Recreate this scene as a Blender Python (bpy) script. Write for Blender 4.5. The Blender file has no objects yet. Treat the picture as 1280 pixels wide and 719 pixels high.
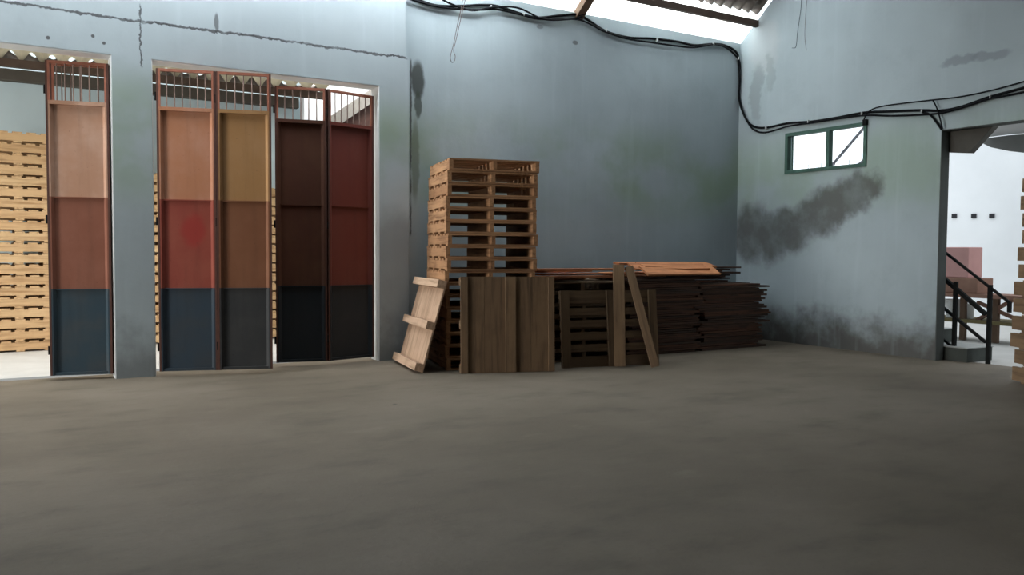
import bpy, bmesh, math, random
from mathutils import Vector, Matrix, Euler
rnd = random.Random(7)
scene = bpy.context.scene
COL = scene.collection
R = math.radians

# ------------------------------------------------------------------ camera
FPX, YAW, PITCH, ROLL, EYE = 1029.5, .54476, .04446, -.006428, 1.4
def cam_axes():
    cy, sy, cp, sp = math.cos(YAW), math.sin(YAW), math.cos(PITCH), math.sin(PITCH)
    f = Vector((sy*cp, cy*cp, -sp)); r = Vector((cy, -sy, 0)); d = f.cross(r)
    cr, sr = math.cos(ROLL), math.sin(ROLL)
    return cr*r+sr*d, -sr*r+cr*d, f
CR, CD, CF = cam_axes()
C0 = Vector((0, 0, EYE))
def ray(x, y): return CF + CR*((x-640)/FPX) + CD*((y-359.5)/FPX)
def onfloor(x, y, z=0.): r = ray(x, y); return C0 + r*((z-EYE)/r.z)
def onY(x, y, Y): r = ray(x, y); return C0 + r*(Y/r.y)
def onX(x, y, X): r = ray(x, y); return C0 + r*(X/r.x)
cd = bpy.data.cameras.new('camera'); cam = bpy.data.objects.new('camera', cd); COL.objects.link(cam)
cam.matrix_world = Matrix(((CR.x, -CD.x, -CF.x, C0.x), (CR.y, -CD.y, -CF.y, C0.y), (CR.z, -CD.z, -CF.z, C0.z), (0, 0, 0, 1)))
cd.sensor_width = 36; cd.lens = FPX*36/1280; cd.clip_start = .05; cd.clip_end = 300
scene.camera = cam

# ------------------------------------------------------------------ materials
class NT:
    def __init__(s, name):
        s.m = bpy.data.materials.new(name); s.m.use_nodes = True
        s.t = s.m.node_tree; s.n = s.t.nodes; s.l = s.t.links
        s.bsdf = s.n['Principled BSDF']; s.out = s.n['Material Output']
    def node(s, typ, **kw):
        n = s.n.new(typ)
        for k, v in kw.items(): setattr(n, k, v)
        return n
    def link(s, a, b): s.l.new(a, b)
    def put(s, sock, v):
        if hasattr(v, 'is_output'): s.l.new(v, sock)
        else: sock.default_value = v
    def coord(s, which='Object'): return s.node('ShaderNodeTexCoord').outputs[which]
    def mapping(s, vec, scale=(1, 1, 1), loc=(0, 0, 0), rot=(0, 0, 0)):
        n = s.node('ShaderNodeMapping'); s.link(vec, n.inputs[0])
        n.inputs[1].default_value = loc; n.inputs[2].default_value = rot; n.inputs[3].default_value = scale
        return n.outputs[0]
    def noise(s, vec, scale, detail=4, rough=.55, out='Fac'):
        n = s.node('ShaderNodeTexNoise'); s.link(vec, n.inputs['Vector'])
        n.inputs['Scale'].default_value = scale; n.inputs['Detail'].default_value = detail
        n.inputs['Roughness'].default_value = rough
        return n.outputs[out]
    def math(s, op, a, b=None, c=None, clamp=False):
        n = s.node('ShaderNodeMath', operation=op); n.use_clamp = clamp
        s.put(n.inputs[0], a)
        if b is not None: s.put(n.inputs[1], b)
        if c is not None: s.put(n.inputs[2], c)
        return n.outputs[0]
    def smooth(s, v, a, b, lo=0., hi=1.):
        n = s.node('ShaderNodeMapRange', interpolation_type='SMOOTHSTEP')
        s.put(n.inputs[0], v)
        for i, q in zip((1, 2, 3, 4), (a, b, lo, hi)): n.inputs[i].default_value = q
        return n.outputs[0]
    def mix(s, fac, a, b, mode='MIX'):
        n = s.node('ShaderNodeMix', data_type='RGBA', blend_type=mode)
        s.put(n.inputs[0], fac)
        for k, v in ((6, a), (7, b)):
            if hasattr(v, 'is_output'): s.link(v, n.inputs[k])
            else: n.inputs[k].default_value = (*v, 1)
        return n.outputs[2]
    def sep(s, vec):
        n = s.node('ShaderNodeSeparateXYZ'); s.link(vec, n.inputs[0]); return n.outputs
    def bump(s, h, strength=.3, dist=.02):
        n = s.node('ShaderNodeBump'); n.inputs['Strength'].default_value = strength
        n.inputs['Distance'].default_value = dist; s.link(h, n.inputs['Height'])
        s.link(n.outputs[0], s.bsdf.inputs['Normal'])
    def done(s, col, rough=.8, metal=0., spec=.3):
        s.put(s.bsdf.inputs['Base Color'], col if hasattr(col, 'is_output') else (*col, 1))
        s.put(s.bsdf.inputs['Roughness'], rough); s.bsdf.inputs['Metallic'].default_value = metal
        s.bsdf.inputs['Specular IOR Level'].default_value = spec
        return s.m

def simple(name, col, rough=.7, var=.12, scale=6, metal=0., spec=.3):
    k = NT(name); c = k.coord(); n = k.noise(c, scale, 5)
    lo = tuple(x*(1-var*1.6) for x in col); hi = tuple(min(1, x*(1+var)) for x in col)
    k.bump(k.noise(c, scale*6), .15, .005)
    return k.done(k.mix(n, lo, hi), rough, metal, spec)

def wood(name, a, b, dark, axis=0, rough=.8):
    k = NT(name); c = k.coord(); oi = k.node('ShaderNodeObjectInfo').outputs['Random']
    ofs = k.node('ShaderNodeVectorMath', operation='ADD'); k.link(c, ofs.inputs[0])
    cx = k.node('ShaderNodeCombineXYZ')
    for i in range(3): k.link(k.math('MULTIPLY', oi, 13.+7*i), cx.inputs[i])
    k.link(cx.outputs[0], ofs.inputs[1])
    sc = [26, 26, 26]; sc[axis] = 1.6
    g = k.noise(k.mapping(ofs.outputs[0], tuple(sc)), 1., 6, .6)
    base = k.mix(oi, a, b)
    col = k.mix(k.smooth(g, .42, .75), base, dark)
    blot = k.noise(ofs.outputs[0], 3.5, 3)
    col = k.mix(k.smooth(blot, .45, .75, 0, .45), col, dark)
    k.bump(g, .25, .004)
    return k.done(col, rough)

def wall_mat(name, base, stains_shade, axes, lines=(), green=.5, low_dirt=.35, blots=()):
    """painted plaster; stains = (u, v, ru, rv, colour, strength) with (u, v) along the wall and up."""
    k = NT(name); c = k.coord(); xyz = k.sep(c); U = xyz[axes]; V = xyz[2]
    big = k.noise(c, .6, 3); mid = k.noise(c, 2.6, 6, .6); fine = k.noise(c, 14, 6, .65)
    col = k.mix(k.smooth(big, .3, .7), tuple(x*.9 for x in base), tuple(x*1.06 for x in base))
    col = k.mix(k.smooth(mid, .45, .8, 0, .35), col, tuple(x*.78 for x in base))
    # green tint in a broken band on the plaster
    band = k.math('MULTIPLY', k.smooth(V, 1.7, 2.4), k.smooth(V, 3.5, 2.8))
    gm = k.math('MULTIPLY', band, k.smooth(k.noise(c, .9, 4), .35, .62, 0, green))
    col = k.mix(gm, col, (base[0]*.66, base[1]*.76, base[2]*.50))
    # grime rising from the floor
    lo = k.math('ADD', V, k.math('MULTIPLY', mid, -.9))
    col = k.mix(k.smooth(lo, .25, -.35, 0, low_dirt*2), col, (.10, .10, .095))
    # roller streaks
    st = k.noise(k.mapping(c, (3, 3, .25)), 2.2, 4)
    col = k.mix(k.smooth(st, .5, .8, 0, .18), col, tuple(min(1, x*1.35) for x in base))
    d1 = k.math('SUBTRACT', k.noise(c, 2.4, 6, .65), .5); d2 = k.math('SUBTRACT', k.noise(k.mapping(c, loc=(5, 3, 9)), 2.4, 6, .65), .5)
    for (u, v, ru, rv, sc, fac, wob) in stains_shade:
        du = k.math('DIVIDE', k.math('ADD', k.math('SUBTRACT', U, u), k.math('MULTIPLY', d1, wob)), ru)
        dv = k.math('DIVIDE', k.math('ADD', k.math('SUBTRACT', V, v), k.math('MULTIPLY', d2, wob)), rv)
        r = k.math('SQRT', k.math('ADD', k.math('MULTIPLY', du, du), k.math('MULTIPLY', dv, dv)))
        m = k.smooth(r, 1.05, .62, 0, fac)
        col = k.mix(m, col, sc)
    for (ells, sc, fac, wob) in blots:
        acc = None
        e1 = k.math('SUBTRACT', k.noise(c, 2.6, 6, .58), .5); e2 = k.math('SUBTRACT', k.noise(k.mapping(c, loc=(2, 7, 4)), 2.6, 6, .58), .5)
        for (u, v, ru, rv) in ells:
            du = k.math('DIVIDE', k.math('ADD', k.math('SUBTRACT', U, u), k.math('MULTIPLY', e1, wob)), ru)
            dv = k.math('DIVIDE', k.math('ADD', k.math('SUBTRACT', V, v), k.math('MULTIPLY', e2, wob)), rv)
            q = k.math('SQRT', k.math('ADD', k.math('MULTIPLY', du, du), k.math('MULTIPLY', dv, dv)))
            q = k.smooth(q, 1.15, .55)
            acc = q if acc is None else k.math('MAXIMUM', acc, q)
        acc = k.math('MULTIPLY', acc, k.smooth(k.noise(c, 2.5, 5, .6), .3, .6, .72, 1.))
        col = k.mix(k.math('MULTIPLY', acc, fac), col, sc)
    w1 = k.math('SUBTRACT', k.noise(c, 5, 6, .7), .5); w2 = k.math('SUBTRACT', k.noise(c, 22, 3), .5)
    for (kind, p, a, b, w, wob) in lines:     # 'h': at height p from u=a..b ; 'v': at u=p from v=a..b
        P, Q = (V, U) if kind == 'h' else (U, V)
        d = k.math('ABSOLUTE', k.math('ADD', k.math('SUBTRACT', P, p), k.math('ADD', k.math('MULTIPLY', w1, wob), k.math('MULTIPLY', w2, wob*.5))))
        m = k.math('MULTIPLY', k.smooth(d, w, w*.3, 0, .85), k.math('MULTIPLY', k.smooth(Q, a-.03, a+.03), k.smooth(Q, b+.03, b-.03)))
        m = k.math('MULTIPLY', m, k.smooth(k.noise(c, 3.3, 4), .32, .5, .35, 1))
        col = k.mix(m, col, (.05, .05, .052))
    k.bump(k.math('ADD', k.math('MULTIPLY', fine, .4), mid), .35, .012)
    return k.done(col, .85, 0, .2)

PAINT = (.36, .425, .455)
GREY = (.155, .16, .155)
P = lambda x, y: (onX(x, y, 10.3).y, onX(x, y, 10.3).z)
def stX(x, y, rx, ry, col, fac, wob=.35):
    c = onX(x, y, 10.3); a = onX(x-rx, y, 10.3); b = onX(x, y-ry, 10.3)
    return (c.y, c.z, abs(a.y-c.y), abs(b.z-c.z), col, fac, wob)
def stY(x, y, rx, ry, col, fac, wob=.3):
    c = onY(x, y, 9.8); a = onY(x-rx, y, 9.8); b = onY(x, y-ry, 9.8)
    return (c.x, c.z, abs(a.x-c.x), abs(b.z-c.z), col, fac, wob)
M = {}
M['wall_right'] = wall_mat('plaster_right', PAINT, [
    stX(1200, 77, 27, 8, (.19, .22, .24), .6, .28), stX(1240, 70, 30, 8, (.19, .22, .24), .6, .28),
    stX(955, 60, 22, 40, (.42, .44, .45), .5, .5), stX(945, 120, 10, 40, (.2, .23, .23), .5, .5), stX(962, 90, 8, 30, (.23, .27, .27), .45, .5)], 1, [], .55, .5,
    blots=[([stX(x, y, a, b, 0, 0)[:4] for (x, y, a, b) in ((938, 292, 26, 42), (962, 296, 32, 34), (990, 288, 32, 32), (1015, 272, 30, 30), (1040, 256, 28, 28), (1062, 246, 30, 28), (1080, 232, 24, 24))], (.095, .097, .09), .88, .5)])
M['wall_back'] = wall_mat('plaster_back', PAINT, [
    stY(522, 100, 10, 26, (.045, .05, .045), .9, .12), stY(522, 130, 5, 20, (.05, .06, .05), .8, .1), stY(519, 200, 6, 60, (.12, .14, .10), .6, .1),
    stY(719, 53, 4, 3, (.08, .08, .08), .7, .05), stY(675, 34, 5, 3, (.12, .12, .12), .6, .05)], 0, [('v', 4.40, 1.6, 3.84, .02, .03)], .75, .4)  # vertical line paints the shade of the recess beside the wall step
cr0 = onY(176, 24, 9.7).x; LEDGE = 3.83
M['wall_left_block'] = wall_mat('plaster_doors', (.385, .445, .475), [
    (cr0-.0+.78, 3.93, .03, .12, (.06, .06, .06), .7, .06), (onY(60, 47, 9.7).x, onY(60, 47, 9.7).z, .022, .022, (.08, .08, .08), .9, .02),
    (onY(116, 45, 9.7).x, onY(116, 45, 9.7).z, .02, .02, (.08, .08, .08), .9, .02), (onY(130, 54, 9.7).x, onY(130, 54, 9.7).z, .02, .02, (.08, .08, .08), .9, .02),
    (4.2, 1.1, .5, .9, (.17, .18, .185), .45, .4)],  # last patch paints the shadow on the lower wall right of the doors
    0, [('v', cr0, 3.35, 4.0, .012, .09), ('h', LEDGE+.004, -4, 4.3, .017, .07), ('h', LEDGE-.005, .6, 4.3, .008, .11)], .75, .3)
def floor_mat():
    k = NT('worn_concrete'); c = k.coord()
    a = k.noise(c, .33, 5, .6); b = k.noise(k.mapping(c, (1, 1.9, 1)), 1.15, 6, .62); f = k.noise(c, 26, 6, .7)
    col = k.mix(k.smooth(a, .32, .68), (.112, .091, .065), (.168, .141, .107))
    col = k.mix(k.smooth(b, .46, .78, 0, .6), col, (.060, .052, .034))
    col = k.mix(k.smooth(b, .42, .2, 0, .45), col, (.225, .195, .155))
    col = k.mix(k.smooth(f, .52, .8, 0, .4), col, (.075, .068, .055))
    sp = k.node('ShaderNodeTexVoronoi'); k.link(c, sp.inputs['Vector']); sp.inputs['Scale'].default_value = .9
    col = k.mix(k.smooth(sp.outputs['Distance'], .032, .018, 0, .85), col, (.04, .035, .03))
    k.bump(k.math('ADD', f, k.math('MULTIPLY', b, 2.)), .3, .01)
    return k.done(col, .72, 0, .3)
M['floor'] = floor_mat()
M['yard'] = simple('yard_concrete', (.5, .49, .47), .9, .15, 2)
M['pale_wall'] = simple('pale_blue_plaster', (.55, .66, .69), .9, .1, 1.2)
M['white_wall'] = simple('white_plaster', (.80, .82, .84), .9, .08, 1.)
M['jamb'] = simple('bare_cement', (.08, .088, .083), .9, .2, 4)
M['bare'] = simple('dark_unseen_wall', (.11, .11, .10), .95, .2, 2)  # dark tone of the unseen walls, chosen to cut bounced light
M['reveal'] = simple('whitewashed_reveal', (.72, .74, .74), .9, .08, 4)
M['fibre'] = simple('fibre_cement', (.20, .175, .155), .95, .3, 3)
M['fibre_pale'] = simple('pale_fibre_cement', (.62, .58, .50), .95, .2, 3)
M['beam'] = simple('rusty_steel', (.075, .05, .038), .8, .3, 8)
M['grey_beam'] = simple('grey_beam', (.27, .25, .23), .85, .2, 5)
M['shade_beam'] = simple('old_grey_timber', (.13, .115, .095), .9, .2, 5)
M['rafter'] = simple('brown_rafter', (.17, .11, .075), .85, .25, 8)
def sheet(name='translucent_sheet', ca=(.92, .93, .92), cb=(.70, .70, .64)):
    k = NT(name); c = k.coord()
    col = k.mix(k.smooth(k.noise(c, 2.5, 5), .4, .75, 0, .5), ca, cb)
    tr = k.node('ShaderNodeBsdfTranslucent'); k.link(col, tr.inputs[0])
    mx = k.node('ShaderNodeMixShader'); mx.inputs[0].default_value = .85
    k.done(col, .5); k.link(k.bsdf.outputs[0], mx.inputs[1]); k.link(tr.outputs[0], mx.inputs[2]); k.link(mx.outputs[0], k.out.inputs[0])
    return k.m
M['sheet'] = sheet()
M['sheet_cream'] = sheet('cream_translucent_sheet', (.66, .61, .50), (.34, .31, .25))
def glass():
    k = NT('clear_glass'); k.done((.95, .97, .97), .05)
    k.bsdf.inputs['Transmission Weight'].default_value = 1.; k.bsdf.inputs['IOR'].default_value = 1.02
    return k.m
M['glass'] = glass()
M['green'] = simple('green_paint', (.055, .12, .095), .6, .25, 10)
M['cable'] = simple('black_rubber', (.008, .009, .011), .8, .2, 20, spec=.1)
M['wire'] = simple('grey_wire', (.10, .07, .06), .6, .2, 20)
M['clip'] = simple('white_plastic', (.45, .47, .48), .5, .05, 20)
M['rust'] = simple('red_oxide_frame', (.33, .125, .08), .6, .3, 9)
M['rust_dark'] = simple('dark_oxide_frame', (.09, .04, .03), .6, .3, 9)
M['bar'] = simple('grille_bar', (.26, .18, .15), .6, .2, 12)
M['black'] = simple('black_steel', (.010, .011, .011), .8, .2, 12, spec=.1)
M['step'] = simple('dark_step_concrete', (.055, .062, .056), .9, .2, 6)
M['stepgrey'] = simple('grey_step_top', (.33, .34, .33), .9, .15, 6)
M['pink'] = simple('pink_board', (.55, .30, .28), .8, .15, 3)
M['cardboard'] = simple('brown_board', (.27, .15, .11), .8, .2, 5)
M['bucket'] = simple('white_bucket', (.75, .76, .75), .6, .05, 5)
M['vent'] = simple('dark_vent_hole', (.03, .03, .035), .9, .1, 5)
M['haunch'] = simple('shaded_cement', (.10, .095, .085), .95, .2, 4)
M['awning'] = simple('grey_awning', (.22, .21, .20), .9, .15, 4)
WA, WB, WD = (.46, .26, .135), (.34, .18, .09), (.17, .085, .042)
M['wx'] = wood('pallet_wood_x', WA, WB, WD, 0); M['wy'] = wood('pallet_wood_y', WA, WB, WD, 1); M['wz'] = wood('pallet_wood_z', WA, WB, WD, 2)
FA, FB, FD = (.62, .43, .24), (.56, .36, .19), (.36, .21, .10)
M['fx'] = wood('fresh_pine_x', FA, FB, FD, 0); M['fy'] = wood('fresh_pine_y', FA, FB, FD, 1)
GA, GB, GD = (.205, .132, .074), (.165, .105, .06), (.095, .06, .036)
M['gx'] = wood('weathered_wood_x', GA, GB, GD, 0); M['gz'] = wood('weathered_wood_z', GA, GB, GD, 2); M['gy'] = wood('weathered_wood_y', GA, GB, GD, 1)
BA, BB, BD = (.52, .36, .25), (.46, .31, .215), (.27, .18, .115)
M['bx'] = wood('pale_wood_x', BA, BB, BD, 0); M['by'] = wood('pale_wood_y', BA, BB, BD, 1)
SA, SB, SD = (.15, .068, .042), (.07, .045, .034), (.03, .022, .018)
M['sx'] = wood('scrap_wood', SA, SB, SD, 0)
OA, OB = (.62, .27, .12), (.50, .20, .09)
M['ox'] = wood('orange_wood', OA, OB, (.25, .09, .045), 0)

def panel_mat(name, col, dust, spot=None):
    k = NT(name); c = k.coord(); n = k.noise(c, 2.2, 5, .6); s = k.noise(k.mapping(c, (8, 8, .8)), 1.5, 4)
    r = k.mix(k.smooth(n, .35, .72, 0, .8), col, dust)
    r = k.mix(k.smooth(s, .5, .85, 0, .35), r, tuple(x*.55 for x in col))
    if spot:
        xyz = k.sep(c); d1 = k.math('SUBTRACT', k.noise(c, 4, 4), .5)
        dx = k.math('DIVIDE', k.math('ADD', k.math('SUBTRACT', xyz[0], spot[0]), k.math('MULTIPLY', d1, .1)), spot[2])
        dz = k.math('DIVIDE', k.math('ADD', k.math('SUBTRACT', xyz[2], spot[1]), k.math('MULTIPLY', d1, .2)), spot[3])
        q = k.math('SQRT', k.math('ADD', k.math('MULTIPLY', dx, dx), k.math('MULTIPLY', dz, dz)))
        r = k.mix(k.smooth(q, 1.1, .5, 0, .8), r, spot[4])
    sp = k.noise(c, 42, 3); r = k.mix(k.smooth(sp, .68, .76, 0, .5), r, tuple(x*.4 for x in col))
    k.bump(n, .15, .01)
    return k.done(r, .55, 0, .35)

# ------------------------------------------------------------------ mesh helpers
def box(bm, a, b, rot=None, piv=(0, 0, 0)):
    x0, y0, z0 = [min(p, q) for p, q in zip(a, b)]; x1, y1, z1 = [max(p, q) for p, q in zip(a, b)]
    vs = [Vector(p) for p in ((x0, y0, z0), (x1, y0, z0), (x1, y1, z0), (x0, y1, z0), (x0, y0, z1), (x1, y0, z1), (x1, y1, z1), (x0, y1, z1))]
    if rot is not None:
        pv = Vector(piv); vs = [rot @ (v-pv) + pv for v in vs]
    v = [bm.verts.new(p) for p in vs]
    for f in ((0, 3, 2, 1), (4, 5, 6, 7), (0, 1, 5, 4), (1, 2, 6, 5), (2, 3, 7, 6), (3, 0, 4, 7)): bm.faces.new([v[i] for i in f])
    return bm
def prism(bm, pts, ext):
    """pts: planar outline; ext: extrusion vector"""
    e = Vector(ext); a = [bm.verts.new(Vector(p)) for p in pts]; b = [bm.verts.new(Vector(p)+e) for p in pts]
    bm.faces.new(a); bm.faces.new(b[::-1]); n = len(a)
    for i in range(n): bm.faces.new((a[i], b[i], b[(i+1) % n], a[(i+1) % n]))
    bmesh.ops.recalc_face_normals(bm, faces=bm.faces)
    return bm
def beam(bm, p, q, w, h, up=(0, 0, 1)):
    p, q = Vector(p), Vector(q); d = (q-p).normalized(); u = Vector(up)
    s = d.cross(u).normalized(); t = s.cross(d).normalized()
    vs = []
    for e in (p, q):
        for (i, j) in ((-1, -1), (1, -1), (1, 1), (-1, 1)): vs.append(bm.verts.new(e + s*(w/2*i) + t*(h/2*j)))
    for f in ((0, 1, 2, 3), (7, 6, 5, 4), (0, 4, 5, 1), (1, 5, 6, 2), (2, 6, 7, 3), (3, 7, 4, 0)): bm.faces.new([vs[i] for i in f])
    bmesh.ops.recalc_face_normals(bm, faces=bm.faces)
    return bm
def cyl(bm, p, q, r0, r1=None, n=16):
    r1 = r0 if r1 is None else r1; p, q = Vector(p), Vector(q); d = (q-p).normalized()
    u = Vector((0, 0, 1)) if abs(d.z) < .9 else Vector((1, 0, 0)); s = d.cross(u).normalized(); t = s.cross(d)
    a = []; b = []
    for i in range(n):
        an = 2*math.pi*i/n; o = s*math.cos(an)+t*math.sin(an)
        a.append(bm.verts.new(p+o*r0)); b.append(bm.verts.new(q+o*r1))
    bm.faces.new(a[::-1]); bm.faces.new(b)
    for i in range(n): bm.faces.new((a[i], a[(i+1) % n], b[(i+1) % n], b[i]))
    bmesh.ops.recalc_face_normals(bm, faces=bm.faces)
    return bm
def catmull(pts, n=8):
    P_ = [Vector(p) for p in pts]; P_ = [P_[0]*2-P_[1]] + P_ + [P_[-1]*2-P_[-2]]; out = []
    for i in range(1, len(P_)-2):
        for j in range(n):
            t = j/n; a, b, c, d = P_[i-1:i+3]
            out.append(.5*((2*b)+(-a+c)*t+(2*a-5*b+4*c-d)*t*t+(-a+3*b-3*c+d)*t**3))
    out.append(P_[-2]); return out
def tube(bm, pts, r, n=8, smooth=8):
    path = catmull(pts, smooth) if smooth else [Vector(p) for p in pts]; rings = []
    u = Vector((.13, .21, .97))
    for i, p in enumerate(path):
        d = (path[min(i+1, len(path)-1)]-path[max(i-1, 0)]).normalized()
        s = d.cross(u)
        if s.length < .1: s = d.cross(Vector((1, 0, 0)))
        s.normalize(); t = s.cross(d).normalized()
        rings.append([bm.verts.new(p+(s*math.cos(2*math.pi*k/n)+t*math.sin(2*math.pi*k/n))*r) for k in range(n)])
    for a, b in zip(rings, rings[1:]):
        for k in range(n): bm.faces.new((a[k], a[(k+1) % n], b[(k+1) % n], b[k]))
    bm.faces.new(rings[0][::-1]); bm.faces.new(rings[-1])
    bmesh.ops.recalc_face_normals(bm, faces=bm.faces)
    return bm
def BM(): return bmesh.new()
def obj(name, bm, mat, parent=None, bevel=0, smooth=False):
    me = bpy.data.meshes.new(name)
    if bevel: bmesh.ops.bevel(bm, geom=list(bm.edges), offset=bevel, segments=1, affect='EDGES', clamp_overlap=True)
    if smooth:
        for f in bm.faces: f.smooth = True
    bm.to_mesh(me); bm.free(); me.materials.append(mat)
    o = bpy.data.objects.new(name, me); COL.objects.link(o)
    if parent: o.parent = parent
    return o
def tag(o, label, cat, group=None, kind=None):
    o['label'] = label; o['category'] = cat
    if group: o['group'] = group
    if kind: o['kind'] = kind
    return o
def thing(name, label, cat, loc=(0, 0, 0), rz=0, group=None, kind=None):
    o = bpy.data.objects.new(name, None); COL.objects.link(o); o.empty_display_size = .1
    o.location = loc; o.rotation_euler = (0, 0, rz)
    return tag(o, label, cat, group, kind)
def dup(root):
    def cp(o, par):
        c = o.copy(); COL.objects.link(c); c.parent = par
        for ch in kids.get(o, []): cp(ch, c)
        return c
    kids = {root: list(root.children)}
    for ch in root.children: kids[ch] = list(ch.children)
    return cp(root, None)
def recentre(o):
    """put a world-space mesh's origin at its base centre"""
    vs = [v.co for v in o.data.vertices]
    c = Vector(((min(v.x for v in vs)+max(v.x for v in vs))/2, (min(v.y for v in vs)+max(v.y for v in vs))/2, min(v.z for v in vs)))
    o.data.transform(Matrix.Translation(-c)); o.location = c
    return o

# ------------------------------------------------------------------ the setting
XL, XR, YF, YB = -3.4, 10.3, -6.5, 9.8
HEAD, LEDGE, EAVE = 3.442, 3.83, 4.83
TH = .16
fl = obj('floor', box(BM(), (XL-.3, YF-.3, -.12), (XR+.3, YB+.3, 0)), M['floor'])
tag(fl, 'worn grey-brown concrete floor of the warehouse', 'floor', kind='structure')
# wall with the doors and the plain back wall
bm = BM()
Y0, Y1 = 9.7, 9.96
for (a, b, z0, z1) in ((XL, -1.62, 0, LEDGE), (-1.62, .927, HEAD, LEDGE), (.927, 1.313, 0, LEDGE), (1.313, 3.935, HEAD, LEDGE), (3.935, 4.33, 0, LEDGE)):
    box(bm, (a, Y0, z0), (b, Y1, z1))
# ledge crack: the upper course sits slightly behind a ragged mortar lip
pts = []
n = 150
for i in range(n+1):
    x = XL + (4.33-XL)*i/n
    pts.append((x, LEDGE + rnd.uniform(-.008, .012)))
wl = obj('wall_doors', bm, M['wall_left_block'])
tag(wl, 'pale blue plastered wall around the folding doors with cracked ledge', 'wall', kind='structure')
bm = box(BM(), (XL, 9.70, LEDGE), (4.29, Y1, EAVE))
tag(obj('wall_back_upper', bm, M['wall_left_block']), 'pale blue upper wall above the cracked ledge over the doors', 'wall', kind='structure')
bm = box(BM(), (4.33, YB, 0), (XR+TH, Y1, EAVE)); box(bm, (4.29, YB, LEDGE), (4.33, Y1, EAVE))
tag(obj('wall_back', bm, M['wall_back']), 'pale blue-grey plastered back wall behind the pallets', 'wall', kind='structure')
# whitewashed reveals of the door opening
bm = BM()
for (a, b) in ((-1.62, .927), (1.313, 3.935)):
    box(bm, (a, Y0+.004, HEAD-.012), (b, Y1-.004, HEAD)); box(bm, (a, Y0+.004, 0), (a+.01, Y1-.004, HEAD-.012)); box(bm, (b-.01, Y0+.004, 0), (b, Y1-.004, HEAD-.012))
tag(obj('trim_2', bm, M['reveal']), 'whitewashed reveals lining the door openings', 'reveal', kind='structure')
# right wall with window and wide doorway; gable above
DY0, DY1, DZ = 4.0, 6.306, 2.997
WY0, WY1, WZ0, WZ1 = 7.39, 8.82, 2.622, 3.246
SL = .84
def roofz(Y): return EAVE-.01 + SL*(YB-Y) if Y > 1.7 else EAVE + SL*(YB-1.7) - SL*(1.7-Y)
bm = BM()
def wslice(y0, y1, z0, top=True, z1=None):
    if z1 is not None: box(bm, (XR, y0, z0), (XR+TH, y1, z1)); return
    pts = [(XR, y0, z0), (XR, y1, z0), (XR, y1, roofz(y1)-.0)]
    if y0 < 1.7 < y1: pts.append((XR, 1.7, roofz(1.7)))
    pts.append((XR, y0, roofz(y0)-.0)); prism(bm, pts, (TH, 0, 0))
wslice(YF, DY0, 0); wslice(DY0, DY1, DZ); wslice(DY1, WY0, 0); wslice(WY0, WY1, WZ1); wslice(WY0, WY1, 0, z1=WZ0); wslice(WY1, YB, 0)
tag(obj('wall_right', bm, M['wall_right']), 'pale blue right wall with high window, dark stain and doorway', 'wall', kind='structure')
bm = box(BM(), (XR-.004, DY1-.012, 0), (XR+TH+.01, DY1+.0, DZ)); box(bm, (XR-.004, DY0, DZ-.012), (XR+TH+.01, DY1-.012, DZ)); box(bm, (XR-.004, DY0, 0), (XR+TH+.01, DY0+.012, DZ-.012))
tag(obj('trim_3', bm, M['jamb']), 'dark cement edge lining the right doorway', 'door lining', kind='structure')
# front and left walls (behind and beside the camera), the left one with a wide gate opening
bm = BM()
box(bm, (XL-TH, YF, 0), (XL, 6.3, EAVE)); box(bm, (XL-TH, 9.45, 0), (XL, Y1, EAVE)); box(bm, (XL-TH, 6.3, 3.6), (XL, 9.45, EAVE))
prism(bm, [(XL-TH, Y1, EAVE), (XL-TH, YF, EAVE), (XL-TH, YF, roofz(YF)-.05), (XL-TH, 1.7, roofz(1.7)-.05)], (TH, 0, 0))
tag(obj('wall_left', bm, M['bare']), 'unseen left wall darkened to cut bounced light, with wide gate opening', 'wall', kind='structure')
bm = box(BM(), (XL-TH, YF-TH, 0), (XR+TH, YF, roofz(YF)-.05))
tag(obj('wall_front', bm, M['bare']), 'unseen wall behind the viewer, darkened to cut bounced light', 'wall', kind='structure')

def corrugated(x0, x1, p0, p1, pitch=.18, amp=.028, th=.008, run='Y', seg=8, ny=2, wob=0):
    """sheet with corrugations running from line p0 to line p1 (each (Y, Z)), repeated along X"""
    bm = BM(); n = max(2, int((x1-x0)/pitch*seg)); 
    d = Vector((0, p1[0]-p0[0], p1[1]-p0[1])); nn = Vector((1, 0, 0)).cross(d).normalized()
    if nn.z < 0: nn = -nn
    top = []; bot = []
    for j in range(ny):
        t = j/(ny-1); rt = []; rb = []
        for i in range(n+1):
            x = x0+(x1-x0)*i/n; o = math.sin(2*math.pi*(x-x0)/pitch)*amp
            base = Vector((x, p0[0], p0[1]))+d*t
            rt.append(bm.verts.new(base+nn*(o+th))); rb.append(bm.verts.new(base+nn*o))
        top.append(rt); bot.append(rb)
    for j in range(ny-1):
        for i in range(n):
            bm.faces.new((top[j][i], top[j][i+1], top[j+1][i+1], top[j+1][i])); bm.faces.new((bot[j][i], bot[j+1][i], bot[j+1][i+1], bot[j][i+1]))
    for i in range(n):
        for (A, B) in ((top[0], bot[0]), (bot[-1], top[-1])): bm.faces.new((A[i], B[i], B[i+1], A[i+1]))
    for j in range(ny-1):
        bm.faces.new((top[j][0], top[j+1][0], bot[j+1][0], bot[j][0])); bm.faces.new((top[j][n], bot[j][n], bot[j+1][n], top[j+1][n]))
    bmesh.ops.recalc_face_normals(bm, faces=bm.faces)
    return bm
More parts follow.
